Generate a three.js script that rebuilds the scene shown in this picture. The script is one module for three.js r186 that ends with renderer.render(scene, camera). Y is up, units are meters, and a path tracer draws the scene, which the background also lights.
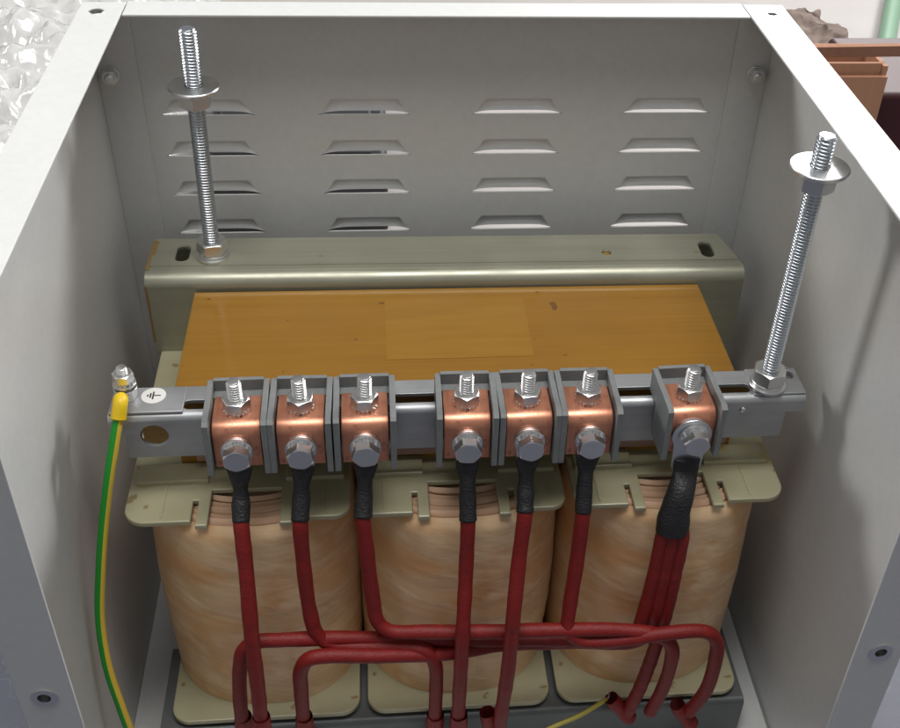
import * as THREE from 'three';
import { RoundedBoxGeometry } from 'three/addons/geometries/RoundedBoxGeometry.js';
import { mergeGeometries, mergeVertices, toCreasedNormals } from 'three/addons/utils/BufferGeometryUtils.js';
import { RectAreaLightUniformsLib } from 'three/addons/lights/RectAreaLightUniformsLib.js';

// ------------------------------------------------------------------ camera, light, exposure
const scene = new THREE.Scene();
const S = 0.001;                                   // everything below is written in millimetres
const F = 1116.31, CX = 494.8, CY = 344.91, PW = 900, PH = 728;
const camera = new THREE.PerspectiveCamera(2 * Math.atan(PH / 2 / F) * 180 / Math.PI, PW / PH, 0.02, 40);
camera.position.set(-40.9 * S, 665.34 * S, 671.76 * S);
camera.rotation.set(-0.6508, -0.1237, 0.0498, 'YXZ');
camera.setViewOffset(PW, PH, PW / 2 - CX, PH / 2 - CY, PW, PH);
camera.updateMatrixWorld(); camera.updateProjectionMatrix();
scene.background = new THREE.Color().setRGB(0.235, 0.235, 0.24);   // diffuse light of the workshop all round
const renderer = new THREE.WebGLRenderer({ antialias: true });
renderer.toneMapping = THREE.LinearToneMapping;
renderer.toneMappingExposure = 1.0;
renderer.shadowMap.enabled = true;
RectAreaLightUniformsLib.init();

// direction of a photograph pixel, met with a plane that the thing touches (axis 0 x, 1 y, 2 z; millimetres)
function at(px, py, axis, val) {
  const d = new THREE.Vector3((px - CX) / F, -(py - CY) / F, -1).applyEuler(camera.rotation);
  const c = camera.position.clone().multiplyScalar(1000);
  return c.addScaledVector(d, (val - c.getComponent(axis)) / d.getComponent(axis));
}

// ------------------------------------------------------------------ small helpers
let seed = 7; const rnd = () => { seed = (seed * 1664525 + 1013904223) >>> 0; return seed / 4294967296; };
const rr = (a, b) => a + (b - a) * rnd();
function hash(x, y, s) { let h = (x * 374761393 + y * 668265263 + s * 974634777) | 0; h = Math.imul(h ^ (h >>> 13), 1274126177); return ((h ^ (h >>> 16)) >>> 0) / 4294967296; }
function vnoise(x, y, px, py, s) {                  // tileable value noise, period px, py
  const x0 = Math.floor(x), y0 = Math.floor(y); let fx = x - x0, fy = y - y0; fx = fx * fx * (3 - 2 * fx); fy = fy * fy * (3 - 2 * fy);
  const m = (a, p) => ((a % p) + p) % p, a = hash(m(x0, px), m(y0, py), s), b = hash(m(x0 + 1, px), m(y0, py), s), c = hash(m(x0, px), m(y0 + 1, py), s), d = hash(m(x0 + 1, px), m(y0 + 1, py), s);
  return (a + (b - a) * fx) * (1 - fy) + (c + (d - c) * fx) * fy;
}
function fbm(u, v, fx, fy, oct, s) { let t = 0, a = .5, n = 0; for (let o = 0; o < oct; o++) { t += a * vnoise(u * fx, v * fy, fx, fy, s + o); n += a; a *= .55; fx *= 2; fy *= 2; } return t / n; }
const sm = (a, b, x) => { x = Math.min(1, Math.max(0, (x - a) / (b - a))); return x * x * (3 - 2 * x); };
const mix = (a, b, t) => a.map((v, i) => v + (b[i] - v) * t);
function tex(n, m, fn, color, repeat = [1, 1]) {    // fn(u, v) -> [r, g, b] 0..255 or a grey 0..1
  const d = new Uint8Array(n * m * 4);
  for (let j = 0; j < m; j++) for (let i = 0; i < n; i++) {
    let c = fn(i / n, j / m); if (typeof c === 'number') c = [c * 255, c * 255, c * 255];
    const k = (j * n + i) * 4; for (let q = 0; q < 3; q++) d[k + q] = Math.max(0, Math.min(255, c[q])); d[k + 3] = 255;
  }
  const t = new THREE.DataTexture(d, n, m, THREE.RGBAFormat); t.magFilter = THREE.LinearFilter; t.minFilter = THREE.LinearMipmapLinearFilter; t.generateMipmaps = true;
  t.wrapS = t.wrapT = THREE.RepeatWrapping; t.repeat.set(...repeat); if (color) t.colorSpace = THREE.SRGBColorSpace; t.needsUpdate = true; return t;
}
function boxUV(g) {                                 // uv in metres, by the way each face points (geometry already in metres)
  if (g.index) g = g.toNonIndexed();
  const p = g.attributes.position, n = g.attributes.normal, uv = new Float32Array(p.count * 2);
  for (let i = 0; i < p.count; i += 3) {
    let ax = 0, ay = 0, az = 0; for (let k = 0; k < 3; k++) { ax += Math.abs(n.getX(i + k)); ay += Math.abs(n.getY(i + k)); az += Math.abs(n.getZ(i + k)); }
    for (let k = 0; k < 3; k++) {
      const x = p.getX(i + k), y = p.getY(i + k), z = p.getZ(i + k), o = (i + k) * 2;
      if (ay >= ax && ay >= az) { uv[o] = x; uv[o + 1] = z; } else if (ax >= az) { uv[o] = z; uv[o + 1] = y; } else { uv[o] = x; uv[o + 1] = y; }
    }
  }
  g.setAttribute('uv', new THREE.BufferAttribute(uv, 2)); return g;
}
function clean(g) { g = g.index ? g.toNonIndexed() : g.clone(); for (const k of Object.keys(g.attributes)) if (!['position', 'normal', 'uv'].includes(k)) g.deleteAttribute(k); if (!g.attributes.uv) g.setAttribute('uv', new THREE.BufferAttribute(new Float32Array(g.attributes.position.count * 2), 2)); g.morphAttributes = {}; return g; }
const merge = (...a) => { a = a.flat().map(clean); return a.length > 1 ? mergeGeometries(a) : a[0]; };
const used = {};
const numbered = (n) => { const k = used[n] = (used[n] ?? -1) + 1; return k ? `${n}_${String(k).padStart(3, '0')}` : n; };
function fin(g, keepUV) { g = clean(g); g.scale(S, S, S); return keepUV ? g : boxUV(g); }
// a finished geometry (millimetres, relative to its parent) as a named mesh
function part(name, geos, mat, parent, pos = [0, 0, 0], keepUV) {
  const g = Array.isArray(geos) ? fin(merge(geos), keepUV) : geos.userData.fin ? geos : fin(geos, keepUV);
  const m = new THREE.Mesh(g, mat); m.name = name; m.position.set(pos[0] * S, pos[1] * S, pos[2] * S); m.castShadow = m.receiveShadow = true; parent.add(m); return m;
}
function share(geos, keepUV) { const g = fin(Array.isArray(geos) ? merge(geos) : geos, keepUV); g.userData.fin = true; return g; }
function group(name, parent, pos = [0, 0, 0]) { const o = new THREE.Group(); o.name = name; o.position.set(pos[0] * S, pos[1] * S, pos[2] * S); parent.add(o); return o; }
function tag(o, label, category, grp) { o.userData.label = label; o.userData.category = category; if (grp) o.userData.group = grp; return o; }
function thing(name, label, category, pos, grp) { return tag(group(numbered(name), scene, pos), label, category, grp); }
function structure(o) { o.userData.kind = 'structure'; return o; }
const box = (x0, x1, y0, y1, z0, z1, r = 0) => { const g = r ? new RoundedBoxGeometry(x1 - x0, y1 - y0, z1 - z0, 2, r) : new THREE.BoxGeometry(x1 - x0, y1 - y0, z1 - z0); return g.translate((x0 + x1) / 2, (y0 + y1) / 2, (z0 + z1) / 2); };
function poly(pts, holes = []) { const s = new THREE.Shape(pts.map(p => new THREE.Vector2(...p))); for (const h of holes) s.holes.push(h); return s; }
function rect(x0, x1, y0, y1, holes) { return poly([[x0, y0], [x1, y0], [x1, y1], [x0, y1]], holes); }
function circ(x, y, r) { const p = new THREE.Path(); p.absarc(x, y, r, 0, Math.PI * 2, true); return p; }
function slot(x0, x1, y0, y1) { const r = Math.min(x1 - x0, y1 - y0) / 2, p = new THREE.Path(); if (x1 - x0 > y1 - y0) { p.absarc(x0 + r, y0 + r, r, Math.PI / 2, Math.PI * 1.5, false); p.absarc(x1 - r, y0 + r, r, -Math.PI / 2, Math.PI / 2, false); } else { p.absarc(x0 + r, y0 + r, r, Math.PI, Math.PI * 2, false); p.absarc(x0 + r, y1 - r, r, 0, Math.PI, false); } p.closePath(); return p; }
function ext(shape, depth, bevel = 0, seg = 2, curve = 16) { return new THREE.ExtrudeGeometry(shape, { depth: depth - 2 * bevel, bevelEnabled: bevel > 0, bevelThickness: bevel, bevelSize: bevel, bevelOffset: -bevel, bevelSegments: seg, curveSegments: curve }).translate(0, 0, bevel); }
const plateXZ = (shape, y0, y1, bevel) => ext(shape, y1 - y0, bevel).rotateX(Math.PI / 2).translate(0, y1, 0);       // shape drawn as (x, z)
const plateXY = (shape, z0, z1, bevel) => ext(shape, z1 - z0, bevel).translate(0, 0, z0);                            // shape drawn as (x, y)
const alongX = (shape, x0, x1, bevel) => ext(shape, x1 - x0, bevel).rotateY(-Math.PI / 2).translate(x1, 0, 0);         // shape drawn as (z, y)
function crease(g, a = .6) { g = g.clone(); g.deleteAttribute('uv'); g.deleteAttribute('normal'); return toCreasedNormals(mergeVertices(g, 1e-4), a); }
function lathe(pts, seg = 40) { return new THREE.LatheGeometry(pts.map(p => new THREE.Vector2(...p)), seg); }
const ring = (ri, ro, h, seg = 40, b = .25) => crease(lathe([[ri, 0], [ro - b, 0], [ro, b], [ro, h - b], [ro - b, h], [ri, h], [ri, 0]], seg), .5);
function hex(af, h, ri = 0, chamT = true, chamB = false) {                    // hexagon nut or bolt head, chamfered, axis y
  const N = 48, rin = af / 2 * .97, pos = [], idx = [], P = (x, y, z) => pos.push(x, y, z);
  const rings = [[t => ri, h], [t => rin, h], [t => rh(t), null], [t => rh(t), -1], [t => rin, 0], [t => ri, 0]];
  const rh = t => { const a = ((t % (Math.PI / 3)) + Math.PI / 3) % (Math.PI / 3) - Math.PI / 6; return af / 2 / Math.cos(a); };
  const k = .55;
  for (const [r, y] of rings) for (let i = 0; i < N; i++) {
    const t = i / N * Math.PI * 2, R = r(t); let yy = y;
    if (y === null) yy = chamT ? h - (R - rin) * k : h; if (y === -1) yy = chamB ? (R - rin) * k : 0;
    P(R * Math.cos(t), yy, R * Math.sin(t));
  }
  for (let q = 0; q < rings.length - 1; q++) for (let i = 0; i < N; i++) { const a = q * N + i, b = q * N + (i + 1) % N, c = a + N, d = b + N; idx.push(a, b, c, b, d, c); }
  const g = new THREE.BufferGeometry(); g.setAttribute('position', new THREE.Float32BufferAttribute(pos, 3)); g.setIndex(idx); return toCreasedNormals(g, .35);
}
function threadRod(r, L, pitch, per = 7, seg = 22) {                           // real helical thread, axis y from 0 to L
  const n = Math.round(L / pitch * per), pos = [], idx = [], dep = pitch * .62;
  for (let j = 0; j <= n; j++) for (let i = 0; i < seg; i++) {
    const y = j / n * L, a = i / seg, w = y / pitch - a, f = w - Math.floor(w), tri = Math.abs(f * 2 - 1);
    let R = r - dep * (1 - sm(.12, .88, tri)); const e = Math.min(y, L - y); R = Math.min(R, r - dep + e * .9 - .1);
    pos.push(R * Math.cos(a * Math.PI * 2), y, R * Math.sin(a * Math.PI * 2));
  }
  for (let j = 0; j < n; j++) for (let i = 0; i < seg; i++) { const a = j * seg + i, b = j * seg + (i + 1) % seg; idx.push(a, a + seg, b, b, a + seg, b + seg); }
  pos.push(0, 0, 0, 0, L, 0); const c0 = pos.length / 3 - 2;
  for (let i = 0; i < seg; i++) { idx.push(c0, i, (i + 1) % seg); idx.push(c0 + 1, n * seg + (i + 1) % seg, n * seg + i); }
  const g = new THREE.BufferGeometry(); g.setAttribute('position', new THREE.Float32BufferAttribute(pos, 3)); g.setIndex(idx); g.computeVertexNormals(); return g;
}
function toothed(ri, ro, h, n = 16) {                                          // serrated lock washer
  const s = new THREE.Shape(); for (let i = 0; i <= n * 4; i++) { const a = i / (n * 4) * Math.PI * 2, R = (i % 4 < 2) ? ro : ro - 1.1; i ? s.lineTo(R * Math.cos(a), R * Math.sin(a)) : s.moveTo(R, 0); }
  s.holes.push(circ(0, 0, ri)); return ext(s, h).rotateX(-Math.PI / 2);
}
function sweep(pts, rad, seg = 90, around = 18, cap = true, tension = .5) {     // rad(t) -> r or [rSide, rDepth]; uv = metres
  const c = new THREE.CatmullRomCurve3(pts, false, 'centripetal', tension), pos = [], uv = [], idx = [], L = c.getLength();
  const zA = new THREE.Vector3(0, .25, 1).normalize();
  let side0 = null;
  for (let j = 0; j <= seg; j++) {
    const t = j / seg, p = c.getPointAt(t), T = c.getTangentAt(t); let r = rad(t); if (typeof r === 'number') r = [r, r];
    let A; if (!side0) A = new THREE.Vector3().crossVectors(T, zA).normalize(); else A = side0.clone().addScaledVector(T, -side0.dot(T)).normalize();
    side0 = A; const B = new THREE.Vector3().crossVectors(T, A).normalize();
    for (let i = 0; i <= around; i++) { const a = i / around * Math.PI * 2, q = p.clone().addScaledVector(A, Math.cos(a) * r[0]).addScaledVector(B, Math.sin(a) * r[1]); pos.push(q.x, q.y, q.z); uv.push(i / around, t * L * S); }
  }
  const w = around + 1;
  for (let j = 0; j < seg; j++) for (let i = 0; i < around; i++) { const a = j * w + i; idx.push(a, a + 1, a + w, a + 1, a + w + 1, a + w); }
  if (cap) for (const [j, e] of [[0, 0], [seg, 1]]) { const p = c.getPointAt(e), k = pos.length / 3; pos.push(p.x, p.y, p.z); uv.push(.5, e * L * S); for (let i = 0; i < around; i++) e ? idx.push(k, j * w + i, j * w + i + 1) : idx.push(k, j * w + i + 1, j * w + i); }
  const g = new THREE.BufferGeometry(); g.setAttribute('position', new THREE.Float32BufferAttribute(pos, 3)); g.setAttribute('uv', new THREE.Float32BufferAttribute(uv, 2)); g.setIndex(idx); g.computeVertexNormals();
  const n = g.attributes.normal; for (let j = 0; j <= seg; j++) { const a = j * w, b = a + around, v = new THREE.Vector3(n.getX(a) + n.getX(b), n.getY(a) + n.getY(b), n.getZ(a) + n.getZ(b)).normalize(); n.setXYZ(a, v.x, v.y, v.z); n.setXYZ(b, v.x, v.y, v.z); }
  return g;
}
const V = (x, y, z) => new THREE.Vector3(x, y, z);

// ------------------------------------------------------------------ materials
const phys = (o) => new THREE.MeshPhysicalMaterial(o), std = (o) => new THREE.MeshStandardMaterial(o);
const lin = (r, g, b) => new THREE.Color().setRGB(r, g, b);
const peel = tex(256, 256, (u, v) => .5 * fbm(u, v, 24, 24, 3, 3) + .5 * fbm(u, v, 64, 64, 2, 9), false, [22, 22]);
const powderCol = tex(512, 512, (u, v) => { const n = fbm(u, v, 4, 4, 5, 21), f = fbm(u, v, 90, 90, 2, 5); const k = 206 + 3 * (n - .5) + 6 * (f - .5); return [k, k + 1, k]; }, true, [3, 3]);
const powder = phys({ map: powderCol, roughness: .42, bumpMap: peel, bumpScale: .00005, clearcoat: .3, clearcoatRoughness: .28 });
const smudge = tex(512, 512, (u, v) => .35 + .65 * fbm(u, v, 6, 6, 5, 31), false, [5, 5]);
const scratch = tex(512, 512, (u, v) => .5 * fbm(u, v, 3, 160, 2, 41) + .5 * fbm(u, v, 30, 30, 3, 43), false, [6, 6]);
const zinc = phys({ color: lin(.77, .77, .765), metalness: 1, roughness: .26, roughnessMap: smudge });
zinc.roughness = .45;
const zincRod = phys({ color: lin(.62, .66, .70), metalness: 1, roughness: .26 });
const spangle = tex(512, 512, (u, v) => { const n = fbm(u, v, 10, 10, 4, 51), f = fbm(u, v, 4, 120, 2, 53); const k = 186 + 26 * (n - .5) + 10 * (f - .5); return [k, k + 2, k + 4]; }, true, [5, 5]);
const galv = phys({ map: spangle, metalness: .85, roughness: .55, roughnessMap: smudge, bumpMap: scratch, bumpScale: .00008 });
galv.roughness = .72;
const varnCol = tex(512, 512, (u, v) => { const n = fbm(u, v, 5, 3, 4, 61), f = fbm(u, v, 3, 90, 2, 63), st = sm(.72, .8, fbm(u, v, 9, 9, 4, 66)); let k = 166 + 20 * (n - .5) + 12 * (f - .5); return mix([k, k, k - 18], [150, 112, 40], st * .6); }, true, [4, 4]);
const galvVarn = phys({ map: varnCol, metalness: .6, roughness: .62, roughnessMap: smudge, clearcoat: .35, clearcoatRoughness: .3, bumpMap: scratch, bumpScale: .00006 });
const amberCol = tex(1024, 1024, (u, v) => {
  const n = fbm(u, v, 4, 6, 4, 71), l = fbm(u, v, 2, 220, 2, 73), m = fbm(u, v, 3, 40, 3, 77), sp = sm(.885, .90, fbm(u, v, 40, 40, 2, 79));
  const c = mix([134, 90, 12], [168, 122, 30], .5 * n + .3 * m + .25 * l); return mix(c, [74, 42, 10], sp * .5);
}, true, [3, 3]);
const amberBump = tex(512, 1024, (u, v) => .6 * fbm(u, v, 2, 240, 2, 73) + .4 * fbm(u, v, 6, 6, 4, 70), false, [3, 3]);
const amber = phys({ map: amberCol, roughness: .5, bumpMap: amberBump, bumpScale: .00015, clearcoat: 1, clearcoatRoughness: .07 });
const amberSide = phys({ map: amberCol, roughness: .6 });
const copperCol = tex(512, 512, (u, v) => { const n = fbm(u, v, 7, 7, 4, 81), l = fbm(u, v, 90, 3, 2, 83), d = sm(.62, .8, fbm(u, v, 14, 14, 4, 85)); return mix(mix([232, 170, 142], [212, 142, 112], n * .8 + l * .4), [150, 98, 80], d * .5); }, true, [14, 14]);
const copperRough = tex(512, 512, (u, v) => .35 + .65 * (.5 * fbm(u, v, 8, 8, 4, 88) + .5 * fbm(u, v, 110, 4, 2, 83)), false, [14, 14]);
const copper = phys({ map: copperCol, metalness: .8, roughness: .62, roughnessMap: copperRough, bumpMap: copperRough, bumpScale: .00004 });
const greyPlastic = phys({ map: tex(256, 256, (u, v) => { const k = 122 + 14 * (fbm(u, v, 8, 8, 4, 91) - .5) + 8 * (fbm(u, v, 80, 80, 1, 93) - .5); return [k, k + 3, k + 3]; }, true, [12, 12]), roughness: .55, bumpMap: peel, bumpScale: .00006 });
const wrapH = (u, v) => {                             // the lie of the wrapped, wrinkled insulation
  const f1 = (a) => ((a % 1) + 1) % 1, wu = u + .10 * (fbm(u, v, 4, 4, 3, 101) - .5), wv = v + .10 * (fbm(u, v, 3, 3, 3, 108) - .5);
  const d1 = fbm(f1(wu + wv), f1(wv * 2 - wu), 5, 22, 3, 103), d2 = fbm(f1(wu * 2 - wv), f1(wu + wv), 20, 5, 3, 104), band = fbm(f1(wu), f1(wv), 3, 20, 3, 105), big = fbm(u, v, 6, 3, 3, 107);
  return .30 * d1 + .18 * d2 + .2 * band + .32 * big;
};
const wrapCol = tex(768, 768, (u, v) => {
  const f1 = (a) => ((a % 1) + 1) % 1, h = wrapH(u, v), f = fbm(u, v, 10, 120, 2, 111), am = sm(.40, .72, fbm(u, v, 14, 10, 5, 113)), q = fbm(f1(u + .15 * fbm(u, v, 3, 3, 2, 118)), f1(v + .10 * fbm(u, v, 3, 2, 3, 101)), 4, 14, 3, 117), ln = sm(.035, .0, Math.abs(q - .5)) * sm(.45, .6, fbm(u, v, 9, 7, 2, 119));
  let c = mix([212, 170, 122], [238, 206, 166], sm(.36, .62, h) * .6 + f * .4); c = mix(c, [212, 150, 86], am * .55); return mix(c, [160, 108, 66], ln * .16);
}, true, [2.6, 5]);
const wrapBump = tex(768, 768, wrapH, false, [2.6, 5]);
const wrap = phys({ map: wrapCol, bumpMap: wrapBump, bumpScale: .0008, roughness: .48, clearcoat: .5, clearcoatRoughness: .3 });
const paper = phys({ map: tex(512, 512, (u, v) => mix([188, 146, 112], [222, 188, 158], fbm(u, v, 4, 60, 3, 121)), true, [4, 8]), roughness: .6, bumpMap: wrapBump, bumpScale: .0008 });
const board = phys({ map: tex(256, 256, (u, v) => mix([136, 108, 90], [172, 142, 122], fbm(u, v, 3, 40, 3, 125)), true, [6, 20]), roughness: .7 });
const resinCol = tex(512, 512, (u, v) => { const n = fbm(u, v, 5, 5, 4, 131), st = sm(.60, .72, fbm(u, v, 7, 7, 4, 133)), dk = sm(.80, .83, fbm(u, v, 22, 22, 3, 137)); let c = mix([152, 148, 117], [182, 177, 147], n); c = mix(c, [180, 150, 84], st * .45); return mix(c, [112, 78, 36], dk * .5); }, true, [5, 5]);
const resin = phys({ map: resinCol, roughness: .38, clearcoat: .4, clearcoatRoughness: .25, bumpMap: smudge, bumpScale: .0003 });
const resinLow = resin;
const redCol = tex(256, 512, (u, v) => { const n = fbm(u, v, 4, 30, 4, 141), w = fbm(u, v, 40, 200, 1, 143); return mix([106, 12, 9], [134, 23, 18], n * .8 + w * .3); }, true, [1, 10]);
const redBump = tex(256, 512, (u, v) => .6 * fbm(u, v, 40, 160, 2, 145) + .4 * fbm(u, v, 3, 20, 3, 147), false, [1, 10]);
const redSleeve = phys({ side: THREE.DoubleSide, map: redCol, roughness: .58, bumpMap: redBump, bumpScale: .0003 });
const blackShrink = phys({ color: lin(.013, .013, .015), roughness: .5, bumpMap: redBump, bumpScale: .0007 });
const tinned = phys({ color: lin(.72, .73, .74), metalness: 1, roughness: .5, roughnessMap: smudge });
const earthStripe = phys({ map: tex(64, 4, (u) => u > .04 && u < .70 ? [226, 192, 66] : [24, 150, 42], true), roughness: .42 });
const yellowVinyl = phys({ color: lin(.86, .58, .015), roughness: .4 });
const darkSteel = phys({ map: tex(512, 512, (u, v) => { const k = 104 + 22 * (fbm(u, v, 8, 8, 4, 151) - .5); return [k, k + 4, k + 4]; }, true, [5, 5]), metalness: .5, roughness: .5 });

// ------------------------------------------------------------------ lamps (all out of frame)
const glow = (k, c = [1, 1, 1]) => new THREE.MeshStandardMaterial({ color: 0xffffff, emissive: lin(...c), emissiveIntensity: k });
const housing = std({ color: lin(.6, .6, .6), roughness: .5 });
function lamp(name, label, pos, aim, w, h, power, col) {
  const o = thing(name, label, 'lamp', pos), d = V(aim[0] - pos[0], aim[1] - pos[1], aim[2] - pos[2]).normalize();
  o.quaternion.setFromUnitVectors(V(0, 0, -1), d);
  // keep the fitting's long side level
  const q = new THREE.Matrix4().lookAt(V(0, 0, 0), d, V(0, 1, 0.001)); o.quaternion.setFromRotationMatrix(q);
  part('housing', box(-w / 2 - 15, w / 2 + 15, -h / 2 - 15, h / 2 + 15, 6, 60, 4), housing, o);
  part('diffuser', box(-w / 2, w / 2, -h / 2, h / 2, 1, 5), glow(power * .25, col), o);
  const l = new THREE.RectAreaLight(lin(...col), power, w * S, h * S); l.name = 'lamp_light'; o.add(l); l.position.set(0, 0, -.003);
}
lamp('ceiling_lamp', 'long ceiling panel lamp hung straight above the cabinet', [100, 2250, 420], [0, 300, 100], 1500, 700, 7.8, [1, .985, .96]);
lamp('ceiling_lamp', 'side panel lamp up to the back and left of the cabinet', [-2150, 1650, -1250], [0, 300, 100], 500, 500, 32, [1, .985, .96]);
lamp('ceiling_lamp', 'side panel lamp up to the back and right of the cabinet', [1900, 1650, -1500], [0, 300, 100], 700, 500, 40, [1, .985, .97]);

lamp('ceiling_lamp', 'far panel lamp low behind the cabinet on its cardboard box side', [1250, 1500, -2600], [0, 300, 100], 900, 500, 17, [1, .99, .98]);

// ------------------------------------------------------------------ ground
const groundMat = std({ map: tex(1024, 1024, (u, v) => { const n = fbm(u, v, 6, 6, 6, 161), m = fbm(u, v, 14, 14, 4, 163), e = sm(.02, .0, Math.abs(m - .5)); const c = mix([64, 67, 80], [102, 105, 118], n); return mix(c, [120, 124, 138], e * .4); }, true, [2.2, 2.2]), roughness: .5 });
structure(part('ground', box(-6000, 6000, -60, -2, -6000, 6000), groundMat, scene));

// ------------------------------------------------------------------ the cabinet
const HW = 215, CH = 415.3, CD = 340.8, FW = 25.5, T = 1.5;
const cab = thing('metal_cabinet', 'open light grey powder coated sheet steel cabinet with louvred back', 'cabinet', [0, 0, 0]);
for (const s of [-1, 1]) {
  const flangeX = (a, b) => s < 0 ? [-HW + a, -HW + b] : [HW - b, HW - a];
  const [a0, a1] = flangeX(0, T), [f0, f1] = flangeX(0, FW), hx = s * 204.2;
  const p = part('side_panel', [
    box(a0, a1, 0, CH - 1.2, 1, CD - 1.2),
    plateXZ(rect(f0, f1, 0, CD, [circ(hx, 15, 4.6), circ(hx, 170 + 150, 4.6)]), CH - T, CH, .45),
    plateXY(rect(f0, f1, 0, CH - T - .1, [circ(s * 203, 211, 4.6)]), CD - T, CD, .45),
    plateXY(rect(...flangeX(T, FW + .6), 1, CH - T - .2, [circ(s * 205.5, 370, 3)]), .2, 1.7, .35),
  ], powder, cab);
  for (const y of [370]) {                                     // screw and nut that hold the back panel
    const n = part('panel_nut', [hex(8.6, 4.6, 3, true).rotateX(Math.PI / 2).translate(s * 205.5, y, 3.2), ring(3, 5.6, 1.2).rotateX(Math.PI / 2).translate(s * 205.5, y, 1.8)], zinc, p);
    part('screw_tip', threadRod(3, 8, 1).rotateX(Math.PI / 2).translate(s * 205.5, y, 2), zinc, n.parent);
  }
  const rn = share([ring(3.1, 4.5, 9, 32), lathe([[0, 0], [3.2, 0], [3.2, .6], [0, .6]], 24)]);
  part('rivet_nut', rn, zinc, p, [hx, CH - 9.2, 15]);
  const rf = share([ring(3.1, 4.5, 9, 32), ring(3.1, 6.2, .6, 32, .2).translate(0, 8.9, 0), lathe([[0, 0], [3.2, 0], [3.2, .6], [0, .6]], 24)].map(g => g.rotateX(Math.PI / 2)));
  part('rivet_nut', rf, zinc, p, [s * 203, 211, CD - 8.8]);
}
// back panel: a sheet with cut and pressed louvres
{
  const LW = 30, LH = 11, LD = 5.4, rows = [341.2, 312, 282.8, 253], cols = [-150, -50, 50, 150];
  const halfW = (v) => LW - 8.5 * Math.pow(v, .7);
  const outline = (cx, cy) => { const p = new THREE.Path(), N = 8; p.moveTo(cx - LW, cy); for (let i = 0; i <= N; i++) p.lineTo(cx - halfW(i / N), cy + LH * i / N); for (let i = N; i >= 0; i--) p.lineTo(cx + halfW(i / N), cy + LH * i / N); p.closePath(); return p; };
  const holes = []; for (const y of rows) for (const x of cols) holes.push(outline(x, y));
  const bp = part('back_panel', [
    plateXY(rect(-HW + 2, HW - 2, 1, CH - T - .1, holes), -T, 0),
    plateXZ(rect(-HW + FW + .7, HW - FW - .7, -T, 20.6), CH - T, CH, .45),
  ], powder, cab);
  const pos = [], idx = [], NU = 28, NV = 10;
  for (let j = 0; j <= NV; j++) for (let i = 0; i <= NU; i++) {
    const v = j / NV, u = i / NU * 2 - 1, d = LD * Math.pow(.5 + .5 * Math.cos(v * Math.PI), .8) * Math.pow(1 - Math.pow(Math.abs(u), 5), 1.1);
    pos.push(u * halfW(v), v * LH, -d - .75);
  }
  for (let j = 0; j < NV; j++) for (let i = 0; i < NU; i++) { const a = j * (NU + 1) + i; idx.push(a, a + 1, a + NU + 1, a + 1, a + NU + 2, a + NU + 1); }
  const g = new THREE.BufferGeometry(); g.setAttribute('position', new THREE.Float32BufferAttribute(pos, 3)); g.setIndex(idx); g.computeVertexNormals();
  const lg = share(g); const pm = powder.clone(); pm.side = THREE.DoubleSide;
  for (const y of rows) for (const x of cols) part('louvre', lg, pm, bp, [x, y, 0]);
}
part('floor_panel', [box(-HW + T + .3, HW - T - 1.9, .2, 4.4, 1.8, CD - T - .5), box(-HW + T + .1, HW - T - .1, -1.4, .1, 1.9, CD - T - .6)], powder, cab);  // lower plate added beneath the floor to block light in the edge groove

// ------------------------------------------------------------------ the transformer
const tr = thing('transformer', 'three phase dry transformer with three tan wrapped coils and amber varnished core', 'transformer', [2, 2, 128]);
const O = [-2, -2, -128];                           // parts are written in cabinet millimetres
const YC = 265.3;
{
  const core = part('core', [
    plateXZ(poly([[-160, 75.5], [166, 77.6], [166.5, 183], [-160, 183]]), 200, 256, .7),
    box(-158, 164, 4, 41, 78, 182, .6),
    ...[-122, 1.5, 125].map(x => box(x - 25, x + 25, 41, 200, 80, 180)),
  ], amber, tr, O);
  const patchMat = phys({ map: tex(256, 256, (u, v) => mix([150, 106, 24], [164, 120, 38], fbm(u, v, 6, 40, 3, 171)), true, [6, 6]), roughness: .45, clearcoat: 1, clearcoatRoughness: .1 });
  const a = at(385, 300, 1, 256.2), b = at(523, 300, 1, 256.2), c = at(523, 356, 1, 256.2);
  part('pale_patch', box(a.x, b.x, 256.02, 256.2, a.z, c.z), patchMat, core);  // thin, slightly paler rectangle laid on the core top
}
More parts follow.
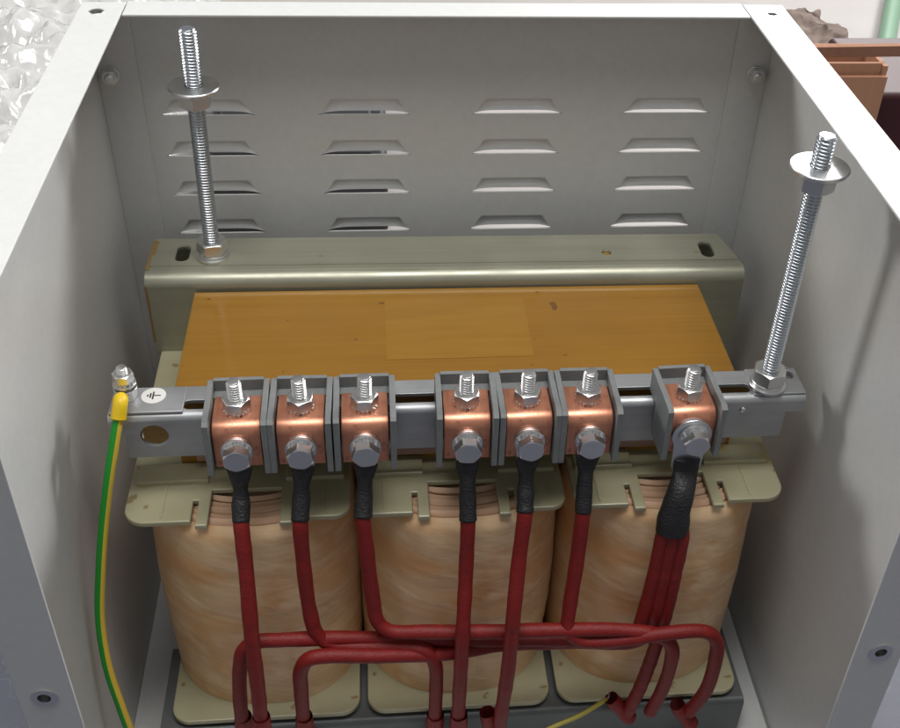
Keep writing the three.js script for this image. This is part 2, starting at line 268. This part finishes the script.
// rear clamp channel
{
  const cl = group('rear_clamp', tr, [2 + O[0], YC + O[1], 52 + O[2]]); cl.rotation.y = -.0115;
  const top = poly([[-192.5, -23], [187, -23], [195.5, 15], [-192.5, 15]], [slot(-176, -167.5, -14.5, 4), slot(170.5, 179, -13, 6), circ(106, -.5, 3.1)]);
  const bend = new THREE.Shape(); bend.moveTo(14.9, 0); bend.absarc(14.9, -8, 8, Math.PI / 2, 0, true); bend.lineTo(22.9, -60); bend.lineTo(20.4, -60); bend.lineTo(20.4, -8); bend.absarc(14.9, -8, 5.5, 0, Math.PI / 2, false); bend.closePath();
  const backS = new THREE.Shape(); backS.moveTo(-22.9, -.2); backS.lineTo(-22.9, -56); backS.lineTo(-20.6, -56); backS.lineTo(-20.6, -2.5); backS.closePath();
  part('channel', [plateXZ(top, -2.5, 0, .3), crease(alongX(bend, -192.5, 195.5), .5), alongX(backS, -192, 187),
    plateXZ(poly([[-192.2, -22.8], [187, -22.8], [194, 9.6], [-192.2, 9.6]], [slot(-176.5, -167, -15, 4.5), slot(170, 179.5, -13.5, 6.5), circ(106, -.5, 3.4)]), .02, .5)], galvVarn, cl);
  const drip = phys({ color: lin(.26, .15, .035), roughness: .3, clearcoat: .8, clearcoatRoughness: .12 });
  part('varnish_run', [box(-192.8, -190.6, -.2, .72, -21, 14, .3), box(-190.4, -188.9, .3, .66, -20, -4, .15), box(-192.8, -191.3, -50, -6, 22.7, 23.3, .25)], drip, cl);
  part('rivet', lathe([[0, .1], [2.9, .1], [2.9, .3], [1.8, .9], [0, 1.1]], 20).translate(106, -1.2, -.5), drip, cl);
}
// front clamp bar with slots, notched ends and a hole
{
  const top = rect(-189.5, 197, 181, 202, [slot(-151, -112, 193, 200.5), slot(-42, -8, 193, 200.5), slot(82, 112, 193, 200.5), slot(141, 166.5, 193, 200.5), circ(191, 187.5, 3.6)]);
  const prof = (drop) => { const b = new THREE.Shape(); b.moveTo(201.9, YC); b.absarc(201.9, YC - 4, 4, Math.PI / 2, 0, true); b.lineTo(205.9, YC - drop); b.lineTo(203.6, YC - drop); b.lineTo(203.6, YC - 4); b.absarc(201.9, YC - 4, 1.7, 0, Math.PI / 2, false); b.closePath(); return b; };
  const bar = part('front_clamp', [
    plateXZ(top, YC - 2.3, YC, .25),
    crease(alongX(prof(6), -182, 186.5), .5), crease(alongX(prof(11), -189.5, -182.02), .5), crease(alongX(prof(11), 186.52, 197), .5),
    plateXY(rect(-182, 186.5, 236, YC - 6, [circ(-166.5, 251.5, 7.6)]), 203.6, 205.9, 0),
    box(-189, -150, YC + .02, YC + 1.8, 183, 204.2, .5), plateXZ(rect(166.8, 196.8, 181.2, 204, [circ(191, 187.5, 3.6)]), YC + .02, YC + 1.4, .4),
  ], galv, tr, O);
  part('rivet', lathe([[0, 0], [2.2, 0], [1.6, .8], [0, 1.1]], 20).rotateX(Math.PI / 2).translate(161, 257, 205.9), zinc, bar);
  part('insulation_sheet', box(-178, 182, 222, 261, 183.4, 185.4), amber, tr, O);
  part('insulation_board', [box(-150, 160, 216, 240, 187, 189), box(-140, 158, 224, 236, 196, 198)], board, tr, O);
  // earth sticker: white disc with the protective earth sign
  const cv = document.createElement('canvas'); cv.width = cv.height = 256; const c = cv.getContext('2d');
  c.fillStyle = '#e6e6e2'; c.fillRect(0, 0, 256, 256); c.strokeStyle = '#2c2c2c'; c.lineWidth = 17; c.translate(128, 128); c.rotate(Math.PI / 2);
  c.beginPath(); c.moveTo(0, -74); c.lineTo(0, 4); c.moveTo(-62, 4); c.lineTo(62, 4); c.moveTo(-40, 32); c.lineTo(40, 32); c.moveTo(-17, 60); c.lineTo(17, 60); c.stroke();
  const ct = new THREE.CanvasTexture(cv); ct.colorSpace = THREE.SRGBColorSpace;
  const dg = new THREE.CylinderGeometry(6.6, 6.6, .16, 40), pu = dg.attributes.position, uvs = []; for (let i = 0; i < pu.count; i++) uvs.push(pu.getX(i) / 13.2 + .5, -pu.getZ(i) / 13.2 + .5);
  dg.setAttribute('uv', new THREE.Float32BufferAttribute(uvs, 2));
  part('earth_sticker', dg, std({ map: ct, roughness: .5 }), bar, [-167, YC + 1.9, 190.5], true);
}
// lower clamp
{
  const s = new THREE.Shape(); s.moveTo(182, 4); s.lineTo(182, 38); s.lineTo(243, 38); s.absarc(243, 34, 4, Math.PI / 2, 0, true); s.lineTo(247, 4); s.lineTo(244.5, 4); s.lineTo(244.5, 34); s.lineTo(184.5, 34); s.lineTo(184.5, 4); s.closePath();
  part('lower_clamp', [crease(alongX(s, -188, 190), .5), box(-188, 190, 1, 4, 182, 248)], darkSteel, tr, O);
}
// three coils with their bobbin flanges
const rcoil = (hw, hd, r) => { const s = new THREE.Shape(); s.moveTo(-hw + r, -hd); s.lineTo(hw - r, -hd); s.absellipse(hw - r, -hd + r, r, r, -Math.PI / 2, 0, false); s.lineTo(hw, hd - r); s.absellipse(hw - r, hd - r, r, r, 0, Math.PI / 2, false); s.lineTo(-hw + r, hd); s.absellipse(-hw + r, hd - r, r, r, Math.PI / 2, Math.PI, false); s.lineTo(-hw, -hd + r); s.absellipse(-hw + r, -hd + r, r, r, Math.PI, Math.PI * 1.5, false); return s; };
function coilShell(hw, hd, r, y0, y1, wob, sd, n = 150, m = 36, bulge = 0) {   // rounded sleeve, uneven as a hand-wound wrap is
  const pts = rcoil(hw, hd, r).getSpacedPoints(n), per = 2 * (hw + hd) * 2, pos = [], uv = [], idx = [];
  for (let j = 0; j <= m; j++) for (let i = 0; i <= n; i++) {
    const v = j / m, p = pts[i % n], L = Math.hypot(p.x, p.y), u = i / n;
    const k = wob * ((fbm(u, v * .98, 9, 5, 3, sd) - .5) * 2 + (fbm(u, v * .98, 30, 14, 2, sd + 5) - .5) * .7) + bulge * Math.sin(Math.PI * Math.min(1, .12 + v * .8)) * 1;
    const end = 1 - .10 * Math.pow(Math.max(0, (v - .955) / .045), 2) * .35;
    const x = (p.x + p.x / L * k) * end, z = (p.y + p.y / L * k + Math.sign(p.y) * Math.abs(p.y / hd) * bulge * .6) * end;
    pos.push(x, y0 + (y1 - y0) * v + wob * .6 * (fbm(u, .3, 12, 4, 3, sd + 9) - .5) * (v > .99 ? 3 : 0), z); uv.push(u * per * S, v * (y1 - y0) * S);
  }
  for (let j = 0; j < m; j++) for (let i = 0; i < n; i++) { const a = j * (n + 1) + i; idx.push(a, a + n + 1, a + 1, a + 1, a + n + 1, a + n + 2); }
  const g = new THREE.BufferGeometry(); g.setAttribute('position', new THREE.Float32BufferAttribute(pos, 3)); g.setAttribute('uv', new THREE.Float32BufferAttribute(uv, 2)); g.setIndex(idx); g.computeVertexNormals();
  const nn = g.attributes.normal; for (let j = 0; j <= m; j++) { const a = j * (n + 1), b = a + n; nn.setXYZ(b, nn.getX(a), nn.getY(a), nn.getZ(a)); }
  return g;
}
const coilX = [-121.5, 1.5, 125.5];
coilX.forEach((cx, k) => {
  const co = group('coil', tr, [cx + O[0], O[1], O[2] + 128]);
  part('winding_wrap', coilShell(59.2, 102, 52, 45.2, 203, 1.1, 200 + k * 17, 150, 40, 4), [wrap, wrap, wrap][k], co, [0, 0, 0], true);
  // the paper layers that stand out of the winding's top
  [[58, 99.5, 51, 203.7], [55.5, 95.5, 49, 203.0], [53, 90.5, 47, 203.4], [50, 85.5, 45, 202.4], [47, 80.5, 42, 203.2]].forEach(([hw, hd, r, y1], q) => part('paper_layer', coilShell(hw, hd, r, 196, y1, .9, 300 + k * 31 + q * 7, 110, 6), paper, co, [0, 0, 0], true));
  const fillS = rcoil(57, 99, 50); fillS.holes.push(new THREE.Path(rcoil(27, 54, 4).getPoints(6)));
  part('winding_top', plateXZ(fillS, 197, 199), paper, co);
  // upper bobbin flange: frame round the leg with an open bay and two fingers at front and back
  const xl = k === 0 ? -66 : -60, xr = k === 2 ? 64.5 : 59, R = 12, rl = k === 0 ? R : 9, rR = k === 2 ? R : 9;
  const f = new THREE.Shape();
  f.moveTo(xl, -78); f.lineTo(xl, 100 - rl); f.absarc(xl + rl, 100 - rl, rl, Math.PI, Math.PI / 2, true);
  f.lineTo(-29, 100); f.lineTo(-29, 84); f.lineTo(-26, 84); f.lineTo(-26, 103.5); f.lineTo(-19.5, 103.5); f.lineTo(-19.5, 76); f.lineTo(20, 76); f.lineTo(20, 103.5); f.lineTo(26.5, 103.5); f.lineTo(26.5, 84); f.lineTo(30, 84); f.lineTo(30, 100);
  f.lineTo(xr - rR, 100); f.absarc(xr - rR, 100 - rR, rR, Math.PI / 2, 0, true); f.lineTo(xr, -78); f.absarc(xr - rR, -90, rR, 0, -Math.PI / 2, true); f.lineTo(xl + rl, -90 - rR + (rR - rl)); f.absarc(xl + rl, -90, rl, -Math.PI / 2, -Math.PI, true); f.closePath();
  f.holes.push(new THREE.Path([[-26, -52], [-26, 53], [26, 53], [26, -52]].map(p => new THREE.Vector2(...p))));
  part('bobbin_flange', [plateXZ(f, 204, 207.4, .7),
    plateXZ(rect(xl + 4, -22, 56, 71), 207.2, 210.4, .6), plateXZ(rect(22, xr - 4, 56, 71), 207.2, 210.4, .6),
    box(-46, -44.6, 207.3, 208, 71.2, 97, .3), box(43, 44.4, 207.3, 208, 71.2, 97, .3)], resin, co);
  const lo = rcoil(Math.min(-xl, xr) , 116, 12);
  part('bobbin_flange', plateXZ(lo, 41.2, 45, .8), resin, co);
});
// two threaded hanging rods
function rod(base, top, washerAt, len) {
  const g = group('threaded_rod', tr, [base[0] + O[0], base[1] + O[1], base[2] + O[2]]);
  const d = V(top[0] - base[0], top[1] - base[1], top[2] - base[2]); g.quaternion.setFromUnitVectors(V(0, 1, 0), d.clone().normalize());
  part('rod', threadRod(5, len + 6, 1.9, 8, 24).translate(0, -6, 0), zincRod, g);
  part('base_washer', [ring(5.2, 10.5, 2), ring(5.2, 9.2, 2).translate(0, 2, 0)], zinc, g, [0, .55, 0]);
  part('base_nut', hex(17, 8.2, 4.6, true, true).rotateY(.2), zinc, g, [0, 4.6, 0]);
  part('upper_nut', hex(17, 8, 4.6, true, true).rotateY(.5), zinc, g, [0, washerAt - 11.2, 0]);
  part('lock_washer', ring(5.2, 8.6, 2.2), zinc, g, [0, washerAt - 3, 0]);
  part('large_washer', ring(5.3, 15, 2.2, 56, .5), zinc, g, [0, washerAt - .6, 0]);
}
rod([-150, YC + .2, 49], [-147.2, 415, 51], 118, 154);
rod([175.5, YC + 1.6, 197.2], [176, 415, 196.4], 139, 157);

// seven terminals on the front clamp
const termX = [-119.6, -86, -52.5, 2.2, 35.2, 68.6, 124.8];
const holderSide = (x0) => alongX(poly([[-11.5, .4], [-11.5, 15], [23.5, 15], [25.5, 13.6], [25.5, -20.5], [2.2, -20.5], [2.2, .4]]), x0, x0 + 3.2, .35);
const holderG = share([holderSide(-16.5), holderSide(13.3), box(-13.3, 13.3, .4, 16, -12.2, -9.6, .3), box(-13.3, 13.3, .4, 8.8, -9.5, -3.7), box(-13.3, 13.3, .4, 4.9, -3.65, 2), box(-13.3, 13.3, -19, .35, 2.3, 4.6)]);
const copS = new THREE.Shape(); copS.moveTo(-3.5, 9.6); copS.lineTo(14.8, 9.6); copS.absarc(14.8, 2.6, 7, Math.PI / 2, 0, true); copS.lineTo(21.8, -17.6); copS.lineTo(17.6, -17.6); copS.lineTo(17.6, 2.6); copS.absarc(14.8, 2.6, 2.8, 0, Math.PI / 2, false); copS.lineTo(-3.5, 5.4); copS.closePath();
const copG = share(crease(alongX(copS, -12.4, 12.4, .35), .5));
const studG = share(threadRod(4, 21, 1.6, 8, 20)), nutG = share(hex(13, 6.5, 3.7, true, true).rotateY(.12)), toothG = share(toothed(4.1, 7.3, 1.6, 18)), flatG = share(ring(4.1, 7.9, 1.5));
const headG = [0, .18, -.3, .42, .1, -.12, .35].map(a => share(hex(13, 5.4, 0, true).rotateY(a + Math.PI / 6).rotateX(Math.PI / 2)));
const springG = share(toothed(4.1, 7.3, 1.8, 14).rotateX(Math.PI / 2)), bigFlat = share(ring(4.1, 8.4, 1.6).rotateX(Math.PI / 2));
const lugBolt = [];
termX.forEach((x, i) => {
  const t = group('terminal_block', tr, [x + O[0], YC + O[1], 206 + O[2]]); t.rotation.y = [.012, -.01, .006, -.014, .01, -.008, .035][i];
  part('insulator_holder', holderG, greyPlastic, t);
  part('copper_bar', copG, copper, t);
  part('toothed_washer', toothG, zinc, t, [0, 9.65, 7.5]);
  const n = part('nut', nutG, zinc, t, [0, 11.2, 7.5]); n.rotation.y = rr(-.4, .4);
  const s = part('stud', studG, zinc, t, [0, 8.6, 7.5]); s.rotation.x = rr(-.02, .02); s.rotation.z = rr(-.03, .03);
  const big = i === 6, z = 21.9 + (big ? 3.2 : 2.5);
  part('washer', bigFlat, tinned, t, [0, -4.4, z]);
  part('spring_washer', springG, zinc, t, [0, -4.4, z + 1.65]);
  part('bolt_head', headG[i], zinc, t, [0, -4.4, z + 3.5]);
});
// earth stud at the left end of the clamp
{
  const g = group('earth_stud', tr, [-181 + O[0], YC + 1.8 + O[1], 191 + O[2]]);
  part('stud', threadRod(3, 21, 1), zinc, g);
  part('lower_nut', hex(10, 5, 3, true, true).rotateY(.3), zinc, g, [0, .1, 0]);
  part('washer', ring(3.1, 6.4, 1.3), zinc, g, [0, 6.2, 0]);
  part('washer', ring(3.1, 6.2, 1.3), zinc, g, [0, 9.2, 0]);
  part('toothed_washer', toothed(3.1, 5.8, 1.3, 14), zinc, g, [0, 10.6, 0]);
  part('nut', hex(10, 5, 3, true, true), zinc, g, [0, 12, 0]);
}

// ------------------------------------------------------------------ cables
const P3 = (px, py, z) => at(px, py, 2, z);
function lugPlate(big) { const r = big ? 11 : 8.2, s = new THREE.Shape(), w = big ? 8 : 5.6, L = big ? 24 : 17; s.moveTo(-w, -L); s.lineTo(w, -L); s.lineTo(r * .86, -r * .5); s.absarc(0, 0, r, -Math.PI / 6, Math.PI * 7 / 6, false); s.closePath(); s.holes.push(circ(0, 0, 4.1)); return ext(s, big ? 3 : 2.3, .35); }
const cableG = 'red sleeved leads on the terminals';
// pixel course of each lead below its lug with its distance from the back panel
const leads = [
  { i: 0, lab: 'red sleeved lead on the terminal beside the earth stud, running straight down', p: [[241, 522, 244], [246, 570, 254], [252, 640, 267], [258, 690, 271], [263, 745, 273]] },
  { i: 1, lab: 'red sleeved lead on the second terminal from the earth stud, bending into the bundle', p: [[300, 520, 243], [303, 560, 247], [310, 612, 252], [317, 634, 255], [330, 644, 256], [360, 647, 256.5], [410, 647, 257], [428, 652, 259], [435, 664, 260], [436, 690, 259], [433, 745, 256]] },
  { i: 2, lab: 'red sleeved lead on the third terminal from the earth stud, turning toward the triple lead', p: [[363, 517, 243], [366, 545, 246], [373, 600, 251], [378, 622, 254], [390, 631, 256], [420, 632, 257], [470, 632, 258], [560, 630, 260], [620, 630, 261], [654, 634, 263], [666, 639, 263.5], [672, 648, 263.5], [671, 662, 262.5], [662, 690, 258], [650, 712, 255]] },
  { i: 3, lab: 'red sleeved lead on the lone middle terminal next to the wide gap, running straight down', p: [[468, 520, 244], [466, 570, 250], [463, 630, 263], [461, 665, 266], [459, 700, 264], [457, 745, 260]] },
  { i: 4, lab: 'red sleeved lead on the middle of the right three terminals, passing over the bundle', p: [[525, 512, 244], [519, 560, 252], [513, 620, 265], [508, 670, 268], [501, 715, 266], [497, 745, 264]] },
  { i: 5, lab: 'red sleeved lead ending in the bundle just before the triple lead', p: [[583, 512, 243], [577, 560, 248], [569, 612, 256], [568, 630, 260], [580, 640, 262], [620, 640, 263], [660, 634, 265], [700, 631, 265], [711, 634, 265], [717, 643, 264.5], [716, 657, 263.5], [706, 690, 259], [689, 712, 255]] },
];
const rMain = 4.3;
// wider sleeve of the winding end, its cut mouth open; pixel course with distance from the back panel
const stub = (o, off, rad, ...p) => { const g = sweep(p.map(a => P3(...a)), t => rad * (1 + .05 * Math.sin(t * 11 + rad)), 26, 18, false); const q = g.attributes.position; for (let k = 0; k < 19; k++) { const w = (k % 18); q.setY(k, q.getY(k) + .9 * (hash(w, 3, 7 + Math.round(p[0][0])) - .5)); } part('winding_end_sleeve', g, redSleeve, o, off, true); };
const stubs = [[5.4, [261, 716, 272], [264, 750, 273]], [5.5, [435.5, 714, 257.5], [433, 750, 254]], [4.9, [611, 698, 250], [618, 706, 250.5], [630, 718, 252]], [5.5, [459, 714, 263], [457, 750, 259]], [5.0, [487, 712, 262], [491, 728, 262], [497, 748, 263]], [5.0, [677, 704, 252], [682, 713, 252.5], [692, 724, 254]]];
for (const L of leads) {
  const x = termX[L.i], top = V(x, YC - 4.4, 206 + 22.2);
  const o = thing('lead_cable', L.lab, 'cable', [x, YC - 4.4, 228], cableG), off = [-x, -(YC - 4.4), -228];
  part('cable_lug', lugPlate(false).translate(x, YC - 4.4, 227.95), tinned, o, off);
  const q = L.p.map(a => P3(...a)), n0 = q[0];
  const s = [V(x, YC - 17, 229.6), V(x + (n0.x - x) * .3, YC - 24, 231.5), V(x + (n0.x - x) * .6, YC - 34, 236), n0.clone()];
  const sd = L.i * 13 + 400;
  const mb = part('heat_shrink', sweep(s, t => { const fl = sm(.34, .02, t); const w = 1 + .12 * (vnoise(t * 7, 1, 64, 64, sd) - .5); return [(4.9 + 1.7 * fl - .6 * sm(.2, .36, t) * sm(.62, .45, t)) * w, (4.9 - 2.4 * fl) * w]; }, 44, 20), blackShrink, o, off, true);
  const c2 = [s[2].clone().lerp(n0, .6), ...q];
  part('red_sleeve', sweep(c2, t => rMain * (1 + .10 * (vnoise(t * 24, 2, 64, 64, sd) - .5)), 140, 18), redSleeve, o, off, true);
  stub(o, off, ...stubs[L.i]);
}
// the end terminal feeds three leads from one big lug
{
  const x = termX[6], y = YC - 4.4;
  const o = thing('triple_lead_cable', 'three red sleeved leads joined in one thick black sleeve on the end terminal', 'cable', [x, y, 228]), off = [-x, -y, -228];
  part('cable_lug', lugPlate(true).translate(x, y, 227.95), tinned, o, off);
  const s = [V(x, y - 17, 230.5), V(x - .5, y - 26, 233), P3(681, 492, 240), P3(675, 512, 244), P3(672, 531, 246)];
  part('heat_shrink', sweep(s, t => { const w = 1 + .14 * (vnoise(t * 6, 1, 64, 64, 490) - .5); return [(7.6 - .3 * sm(.1, .3, t) + 1.6 * sm(.3, .8, t)) * w, (3.2 + 4.0 * sm(.05, .6, t)) * w]; }, 44, 24), blackShrink, o, off, true);
  const L3 = [
    [[664, 532, 246], [655, 572, 249], [643, 616, 252], [636, 632, 253], [620, 640, 252], [560, 640, 252], [500, 640, 252], [420, 639, 252], [340, 638, 254], [282, 640, 257], [256, 642, 259], [244, 650, 260], [240, 668, 260], [240, 700, 259], [245, 745, 255]],
    [[673, 532, 247], [665, 572, 250], [654, 616, 252], [647, 634, 250], [632, 642, 248], [580, 642, 248], [500, 645, 250], [450, 653, 257], [380, 656, 263], [326, 656, 264], [309, 659, 264], [301, 670, 263], [301, 690, 261], [306, 745, 257]],
    [[682, 532, 247], [675, 572, 250], [665, 616, 252], [657, 642, 253], [648, 668, 253], [638, 692, 253], [626, 714, 252]],
  ];
  L3.forEach((p, k) => part('red_sleeve', sweep([s[4].clone().lerp(s[3], .35).add(V((k - 1) * 3.6, 0, 0)), ...p.map(a => P3(...a))], t => rMain * (1 + .10 * (vnoise(t * 40, 2, 128, 64, 500 + k) - .5)), k < 2 ? 220 : 110, 18), redSleeve, o, off, true));
  stub(o, off, 5.4, [304, 716, 259], [307, 750, 256]); stub(o, off, 5.4, [243, 716, 257], [246, 750, 254]);
}
// yellow-green earth wire from the stud to the cabinet floor
{
  const o = thing('earth_wire', 'green and yellow striped earth wire curving down from the clamp end', 'wire', [-183, 265, 191]), off = [183, -265, -191];
  const rg = new THREE.Shape(); rg.absarc(0, 0, 6, 0, Math.PI * 2, false); rg.holes.push(circ(0, 0, 3.2));
  const w = [V(-182.4, 271.6, 199.5), P3(120.5, 401, 207), P3(118, 420, 213)];
  part('ring_lug', [ext(rg, 1.4, .2).rotateX(-Math.PI / 2).translate(-181, 271.8, 191), box(-184.5, -179.5, 271.8, 273.2, 196.2, 202, .4)], tinned, o, off);
  part('crimp_sleeve', sweep(w, t => 4.2 - .25 * Math.sin(t * 3), 24, 20), yellowVinyl, o, off, true);
  const p = [w[1].clone().lerp(w[2], .5), P3(116.5, 428, 215), P3(110, 470, 224), P3(104, 520, 232), P3(100.5, 570, 240), P3(100, 620, 248), P3(107, 665, 256), P3(119, 702, 262), P3(134, 740, 266), P3(160, 780, 262)];
  part('insulation', sweep(p, t => 2.75, 160, 32), earthStripe, o, off, true);
}
{
  const a = P3(607, 699, 248), b = P3(553, 727, 262), o = thing('thin_wire', 'thin yellow wire end lying below the right coils', 'wire', [a.x, a.y, a.z]);
  const d = b.clone().sub(a);
  part('insulation', sweep([V(0, 0, 0), d.clone().multiplyScalar(.5).add(V(0, -1, 1)), d, d.clone().multiplyScalar(1.5)], t => 1.5, 40, 12), phys({ color: lin(.42, .36, .06), roughness: .45 }), o, [0, 0, 0], true);
  part('bare_end', sweep([V(.5, .2, 0), V(1.5, 2.5, -1), V(-.5, 4.5, -2)], t => .8, 12, 8), zinc, o, [0, 0, 0], true);
}

// ------------------------------------------------------------------ what stands behind the cabinet
const whiteSheet = part('white_sheet', box(-1500, 2400, -1.6, 2, -2600, -120), std({ map: tex(512, 512, (u, v) => { const k = 164 + 24 * (fbm(u, v, 5, 5, 5, 181) - .5); return [k, k - 4, k - 7]; }, true, [1, 1]), roughness: .7 }), scene);
tag(whiteSheet, 'large pale sheet lying on the floor behind the cabinet', 'sheet');
// crumpled clear film on the left
{
  const film = phys({ color: lin(.93, .93, .92), roughness: .14, transmission: .55, thickness: 0, ior: 1.45, side: THREE.DoubleSide, clearcoat: 1, clearcoatRoughness: .06 });
  const o = thing('plastic_film', 'crumpled clear plastic film heaped beside the cabinet', 'plastic film', [-560, 0, -480]);
  for (let q = 0; q < 2; q++) {
    const N = 150, g = new THREE.PlaneGeometry(640, 1050, N, N).rotateX(-Math.PI / 2), p = g.attributes.position;
    for (let i = 0; i < p.count; i++) {
      const u = p.getX(i) / 640 + .5, v = p.getZ(i) / 1050 + .5, e = Math.min(1, 6 * Math.min(u, 1 - u, v, 1 - v));
      const rid = (f, s) => 1 - Math.abs(fbm(u, v, f, f * 2, 2, s) * 2 - 1);
      p.setY(i, 8 + q * 12 + e * (60 + 46 * q) * (.35 + .65 * fbm(u, v, 3, 4, 2, 600 + q)) + e * (46 * rid(6, 610 + q * 3) + 34 * rid(13, 620 + q * 5) + 17 * rid(27, 630 + q)));
      p.setX(i, p.getX(i) + 22 * (fbm(u, v, 8, 12, 2, 640 + q) - .5)); p.setZ(i, p.getZ(i) + 22 * (fbm(u, v, 8, 12, 2, 650 + q) - .5));
    }
    g.computeVertexNormals(); part('film_layer', g, film, o);
  }
}
// cardboard box with a half open lid, right of the cabinet
const cardTex = tex(512, 512, (u, v) => { const n = fbm(u, v, 4, 4, 5, 191), f = fbm(u, v, 120, 6, 2, 193); return mix([158, 112, 86], [184, 138, 110], n * .7 + f * .3); }, true, [3, 3]);
const card = std({ map: cardTex, roughness: .85 });
{
  const z = -170, tl = at(800, 66, 2, z), trr = at(891, 66, 2, z), cx = (tl.x + trr.x) / 2, w = (trr.x - tl.x) / 2, h = tl.y - 2, d = 26;
  const o = thing('cardboard_box', 'flat brown cardboard carton standing with half open lid behind the cabinet', 'cardboard box', [cx, 2, z - d]);
  part('box_wall', [box(-w, w, 0, h - 10, d - 4, d), box(-w, w, 0, h - 2, -d, -d + 4), box(-w, -w + 4, 0, h - 2, -d + 4, d - 4), box(w - 4, w, 0, h - 2, -d + 4, d - 4), box(-w + 4, w - 4, 0, 4, -d + 4, d - 4), box(-w + 4.2, w - 4.2, h - 30, h - 1, d - 11, d - 7.5)], card, o);
  const f = part('lid_flap', box(-w, w + 16, 0, 11, -3.5, 0), card, o, [0, h + 4, d - 8]); f.rotation.z = .02; f.rotation.x = .3;
}
tag(part('maroon_crate', box(392, 520, 2, 262, -330, -200, 6), std({ color: lin(.045, .008, .01), roughness: .5 }), scene), 'dark maroon crate beside the cardboard box', 'crate');
// torn brown paper
{
  const g = new THREE.PlaneGeometry(132, 140, 48, 40).rotateX(-Math.PI / 2), p = g.attributes.position;
  for (let i = 0; i < p.count; i++) { const u = p.getX(i) / 132 + .5, v = p.getZ(i) / 140 + .5; p.setY(i, 4 + 44 * fbm(u, v, 3, 3, 2, 660) + 7 * fbm(u, v, 12, 12, 2, 661)); const k = 1 + .3 * (fbm(u, v, 9, 9, 2, 663) - .5); p.setX(i, p.getX(i) * k); p.setZ(i, p.getZ(i) * k); }
  g.computeVertexNormals(); const a = at(803, 33, 1, 22);
  const m = tag(part('torn_paper', [g, g.clone().translate(0, 2.2, 0)], std({ map: tex(256, 256, (u, v) => mix([96, 84, 78], [138, 122, 112], fbm(u, v, 10, 10, 4, 665)), true, [6, 6]), roughness: .9, side: THREE.DoubleSide }), scene, [a.x - 16, 2, a.z]), 'torn grey brown paper scrap on the pale sheet', 'paper');
}
// green pipe on the floor
{
  const a = at(896, -10, 1, 20), b = at(884, 60, 1, 20);
  const o = part('green_pipe', sweep([V(0, 0, 0), V((a.x - b.x) / 2, 0, (a.z - b.z) / 2), V(a.x - b.x, 0, a.z - b.z)], t => 14, 20, 24), phys({ color: lin(.17, .30, .2), roughness: .45 }), scene, [b.x, 16.5, b.z]);
  tag(o, 'pale green plastic pipe lying on the pale sheet', 'pipe');
}
// dark case standing behind the louvres
tag(part('dark_case', [box(-235, -33, 2, 90, -760, -400, 8), box(-220, -50, 90, 96, -740, -420, 3)], std({ map: tex(128, 128, (u, v) => { const k = 26 + 14 * fbm(u, v, 8, 8, 3, 195); return [k, k, k + 2]; }, true, [4, 4]), roughness: .5 }), scene), 'low black case on the pale sheet behind the cabinet', 'case');

renderer.render(scene, camera);
